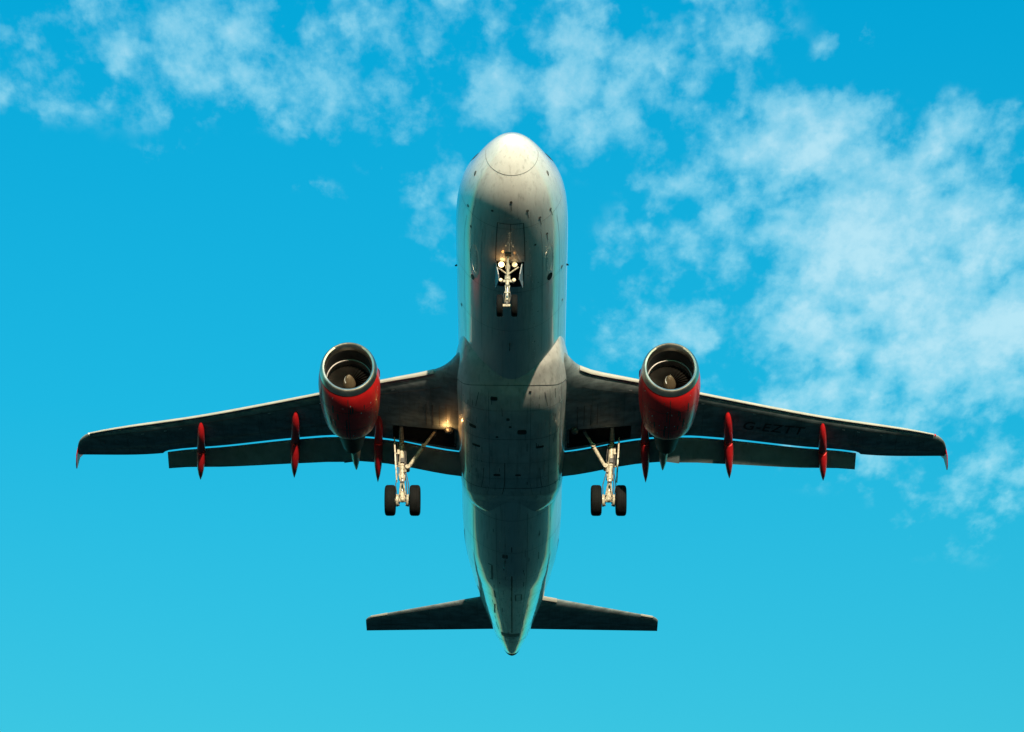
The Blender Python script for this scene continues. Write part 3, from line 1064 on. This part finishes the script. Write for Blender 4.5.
    b.lathe(O, [(2.6, .70), (3.2, .66), (3.7, .56), (4.2, .45), (4.65, .36), (4.66, .335), (4.3, .33)], 48)
    tilt(b)
    b.build('core_nozzle', 'core', o)
    b = MB()
    b.lathe(O, [(4.2, .26), (4.7, .20), (5.05, .10), (5.25, .01)], 32, caps=(True, True))
    tilt(b)
    b.build('exhaust_plug', 'core', o)
    # pylon: thin body from nacelle crown to the wing, with a pointed tail under the flap
    b = MB()
    rings = []
    for y, z0, z1, w in ((12.3, -1.10, -1.02, .03), (13.0, -1.12, -.78, .12), (14.0, -1.2, -.62, .19), (15.2, -1.5, -.62, .22), (16.4, -1.75, -.7, .22), (17.2, -1.85, -.95, .19), (17.9, -1.86, -1.25, .13), (18.35, -1.80, -1.55, .05), (18.5, -1.74, -1.66, .01)):
        zc_, h = (z0 + z1) / 2, (z1 - z0) / 2
        rings.append([Vector((5.83 * side - .085 + w * 1.15 * cos(t), y, zc_ + h * sin(t))) for t in (2 * pi * q / 24 for q in range(24))])
    b.loft(rings)
    b.build('pylon', 'cone', o)
    # strake on the inboard flank
    b = MB()
    ang = radians(58)
    d = Vector((-side * sin(ang), 0, cos(ang)))
    r0 = 1.06
    b.plate([O + d * r0 + Vector((0, .55, 0)), O + d * (r0 + .22) + Vector((0, 1.1, 0)), O + d * (r0 + .22) + Vector((0, 1.45, 0)), O + d * r0 + Vector((0, 1.6, 0))], .025)
    tilt(b)
    b.build('strake', 'red', o)
    return o


build_engine(1)
build_engine(-1)


# landing gear -------------------------------------------------------------------
def add_wheel(parent, c, r, w, out):
    b = MB()
    hw = w / 2
    prof = [(-hw * .72, r * .56), (-hw * .92, r * .66), (-hw, r * .80), (-hw * .90, r * .92), (-hw * .66, r * .985), (-hw * .42, r), (-hw * .40, r * .988), (-hw * .34, r * .988), (-hw * .32, r),
            (-hw * .05, r), (-hw * .04, r * .988), (hw * .04, r * .988), (hw * .05, r), (hw * .32, r), (hw * .34, r * .988), (hw * .40, r * .988), (hw * .42, r), (hw * .66, r * .985),
            (hw * .90, r * .92), (hw, r * .80), (hw * .92, r * .66), (hw * .72, r * .56)]
    b.lathe(c, prof, 44, axis=(1, 0, 0), ref=(0, 1, 0))
    for s in (-1, 1):
        b.lathe(Vector(c), [(s * hw * .72, r * .57), (s * hw * .80, r * .52), (s * hw * .55, r * .46), (s * hw * .50, r * .26), (s * hw * .72, r * .22), (s * hw * .74, r * .02)], 32, axis=(1, 0, 0), ref=(0, 1, 0), mi=1, caps=(False, True))
    return b.build('wheel', ['tyre', 'hub'], parent)


def build_main_gear(side, top, axle, brace_top, brace_low):
    top, axle = Vector(top), Vector(axle)
    s = side
    b = MB()
    up = (top - axle)
    L = up.length
    u = up.normalized()
    at = lambda t: axle + up * t
    # outer cylinder, collars, oleo
    b.steps(at(1.0), at(.34), [(0, .09), (.12, .105), (.14, .135), (.2, .135), (.22, .11), (.55, .105), (.57, .145), (.66, .145), (.68, .115), (.9, .11), (.91, .135), (1, .135)], 20)
    b.steps(at(.34), at(.06), [(0, .085), (.8, .085)], 16, mi=2)
    b.steps(at(.14), at(-.02), [(0, .10), (.2, .13), (.9, .13), (1, .09)], 18)
    # axle with brake packs
    b.tube([axle + Vector((-.62, 0, 0)), axle + Vector((.62, 0, 0))], .075, 14)
    for k in (-1, 1):
        b.lathe(axle, [(k * .14, .10), (k * .15, .22), (k * .20, .24), (k * .24, .24), (k * .25, .12)], 20, axis=(1, 0, 0), ref=(0, 1, 0), caps=(True, True))
        for q in range(8):
            t = 2 * pi * q / 8
            c = axle + Vector((k * .19, .19 * cos(t), .19 * sin(t)))
            b.tube([c, c + Vector((-k * .08, 0, 0))], .03, 8, mi=1)
    # torque links in front of the leg
    f = Vector((0, -1, 0))
    knee = at(.22) + f * .34
    for k in (-1, 1):
        o_ = Vector((k * .09, 0, 0))
        b.tube([at(.40) + f * .13 + o_ * 1.2, knee + o_ * .5], .032, 8)
        b.tube([at(.06) + f * .12 + o_ * 1.2, knee + o_ * .5], .032, 8)
    b.tube([knee + Vector((-.08, 0, 0)), knee + Vector((.08, 0, 0))], .045, 10, mi=1)
    # hoses, junction boxes and brackets
    for k, x in ((0, -.13), (1, .13), (2, .09)):
        pts = [at(.92) + Vector((x, -.11, 0)), at(.7) + Vector((x * 1.25, -.13, 0)), at(.42) + Vector((x * 1.1, -.18, 0)), at(.2) + Vector((x * 1.9, -.24, 0)), axle + Vector((x * 1.6, -.12, .12))]
        b.tube(pts, .018, 7, mi=1)
    b.box(at(.62) + Vector((.02, -.16, 0)), (.14, .08, .20), mi=1)
    b.box(at(.47) + Vector((-.12 * s, -.12, 0)), (.10, .12, .22))
    b.box(at(.78) + Vector((.12 * s, -.1, 0)), (.09, .10, .26))
    # forward pintle and trunnion arms
    b.tube([at(.98), at(1.0) + Vector((0, -.75, .15))], [.10, .07], 12)
    b.tube([at(.98), at(1.0) + Vector((0, .5, .1))], [.10, .07], 12)
    o = b.build('main_landing_gear', ['gear', 'gear_dark', 'chrome'], root)
    for k in (-1, 1):
        add_wheel(o, axle + Vector((k * .465, 0, 0)), .585, .405, k)
    # folding side brace
    bt, bl = Vector(brace_top), Vector(brace_low)
    mid = bt + (bl - bt) * .42
    b = MB()
    b.tube([bt, mid], [.055, .06], 12)
    b.tube([mid, bl], [.075, .07], 12)
    b.tube([mid + Vector((0, -.10, 0)), mid + Vector((0, .10, 0))], .085, 12)
    b.tube([bl + Vector((0, -.14, 0)), bl + Vector((0, .14, 0))], .09, 12)
    b.tube([mid, top + Vector((-s * .1, 0, -.12))], .026, 8, mi=1)
    b.tube([bt + Vector((0, -.3, 0)), bt + Vector((0, .3, 0))], .06, 12, mi=1)
    b.build('side_brace', ['gear', 'gear_dark'], o)
    # leg door, hanging edge on outboard of the leg
    b = MB()
    px = top.x + s * .27
    q = [(17.05, top.z - .05), (18.05, top.z - .05), (18.0, top.z - .9), (17.75, top.z - 1.55), (17.45, top.z - 1.85), (17.2, top.z - 1.6), (17.02, top.z - .8)]
    b.plate([(px - s * .12 * (top.z - z) / 1.8, y, z) for y, z in q], .055)
    b.tube([at(.55), Vector((px - s * .08, 17.45, at(.55).z))], .03, 8)
    b.tube([at(.78), Vector((px - s * .04, 17.45, at(.78).z))], .03, 8)
    b.build('gear_door', 'gear', o)
    return o


build_main_gear(-1, (-4.18, 17.35, -1.12), (-4.10, 17.71, -3.61), (-2.90, 16.80, -1.08), (-3.93, 17.42, -2.36))
build_main_gear(1, (3.80, 17.35, -1.12), (3.64, 17.71, -3.60), (2.74, 16.80, -1.08), (3.54, 17.42, -2.30))


def build_nose_gear():
    axle = Vector((-.16, 5.07, -3.74))
    top = Vector((-.13, 4.72, -1.85))
    up = top - axle
    at = lambda t: axle + up * t
    b = MB()
    b.steps(at(1.0), at(.36), [(0, .055), (.3, .055), (.32, .08), (.42, .08), (.44, .06), (.62, .06), (.64, .10), (.76, .10), (.78, .072), (.95, .072), (.96, .09), (1, .09)], 18)
    b.steps(at(.36), at(.02), [(0, .045), (1, .045)], 14, mi=2)
    b.tube([axle + Vector((-.30, 0, 0)), axle + Vector((.30, 0, 0))], .055, 12)
    b.box(at(.05), (.11, .12, .15), mi=1)
    b.steps(at(.14), at(.09), [(0, .07), (.2, .09), (.8, .09), (1, .07)], 14)
    b.steps(at(.40), at(.37), [(0, .09), (.3, .11), (.7, .11), (1, .09)], 14, mi=1)
    b.steps(at(.60), at(.575), [(0, .09), (.3, .115), (.7, .115), (1, .09)], 14, mi=1)
    f = Vector((0, -1, 0))
    knee = at(.17) + f * .26
    for k in (-1, 1):
        o_ = Vector((k * .07, 0, 0))
        b.tube([at(.36) + f * .09 + o_, knee + o_ * .6], .017, 8)
        b.tube([at(.05) + f * .08 + o_, knee + o_ * .6], .017, 8)
        b.tube([at(.33) + Vector((k * .05, -.1, 0)), at(.16) + Vector((k * .13, -.1, 0)), axle + Vector((k * .08, -.06, .05))], .012, 6, mi=1)
    b.box(knee, (.20, .04, .045), mi=0)
    # V brace up to the bay walls and steering actuators
    for k in (-1, 1):
        b.tube([at(.60) + f * .05, Vector((top.x + k * .36, 4.98, -2.16))], .027, 10)
        b.tube([at(.46) + Vector((k * .10, -.05, 0)), at(.46) + Vector((k * .22, .02, .02))], .04, 10, mi=1)
    b.tube([at(.52) + f * .06, Vector((-.13, 4.42, -2.0))], .03, 10)
    b.box(Vector((-.13, 4.40, -2.02)), (.22, .20, .10), mi=1)
    for k in (-1, 1):
        b.box(at(.44) + Vector((k * .11, -.13, 0)), (.08, .06, .10))
    o = b.build('nose_landing_gear', ['gear', 'gear_dark', 'chrome'], root)
    for k in (-1, 1):
        add_wheel(o, axle + Vector((k * .255, 0, 0)), .385, .225, k)
    # lamps on the leg: two large above, two small below, all lit
    def lamp(c, r, mat):
        q = MB()
        q.lathe(Vector(c), [(-.12, .02), (-.10, r * .7), (0, r * 1.12), (.02, r * 1.12)], 20, axis=(0, -1, -.3), caps=(True, True))
        q.lathe(Vector(c) + Vector((0, -.022, -.006)), [(0, r), (.015, r * .8), (.02, .01)], 20, axis=(0, -1, -.3), mi=1, caps=(True, True))
        return q.build('landing_light', ['gear_dark', mat], o)
    l1 = lamp((-.36, 4.86, -2.14), .10, 'lens_lit')
    lamp((.10, 4.86, -2.14), .09, 'lens_warm')
    lamp((-.38, 4.86, -2.80), .058, 'lens_warm')
    lamp((.08, 4.86, -2.80), .058, 'lens_warm')
    for (c, e) in (((-.40, 4.60, -2.28), 0.9), ((.12, 4.60, -2.28), .2)):
        ld = bpy.data.lights.new('nose_lamp_glow', 'POINT')
        ld.energy = e
        ld.color = (1.0, .42, .10)
        ld.shadow_soft_size = .05
        q = bpy.data.objects.new('nose_lamp_glow', ld)
        col.objects.link(q)
        q.parent = l1
        q.location = c
    # small side doors hanging open
    for k in (-1, 1):
        q = MB()
        x0 = -.09 + k * .45
        q.plate([(x0, 4.90, -2.03), (x0 + k * .03, 5.95, -2.06), (x0 + k * .01, 5.85, -2.42), (x0 - k * .10, 5.1, -2.60), (x0 - k * .08, 4.92, -2.5)], .03)
        q.build('gear_door', 'door_inner', o)
    return o


build_nose_gear()
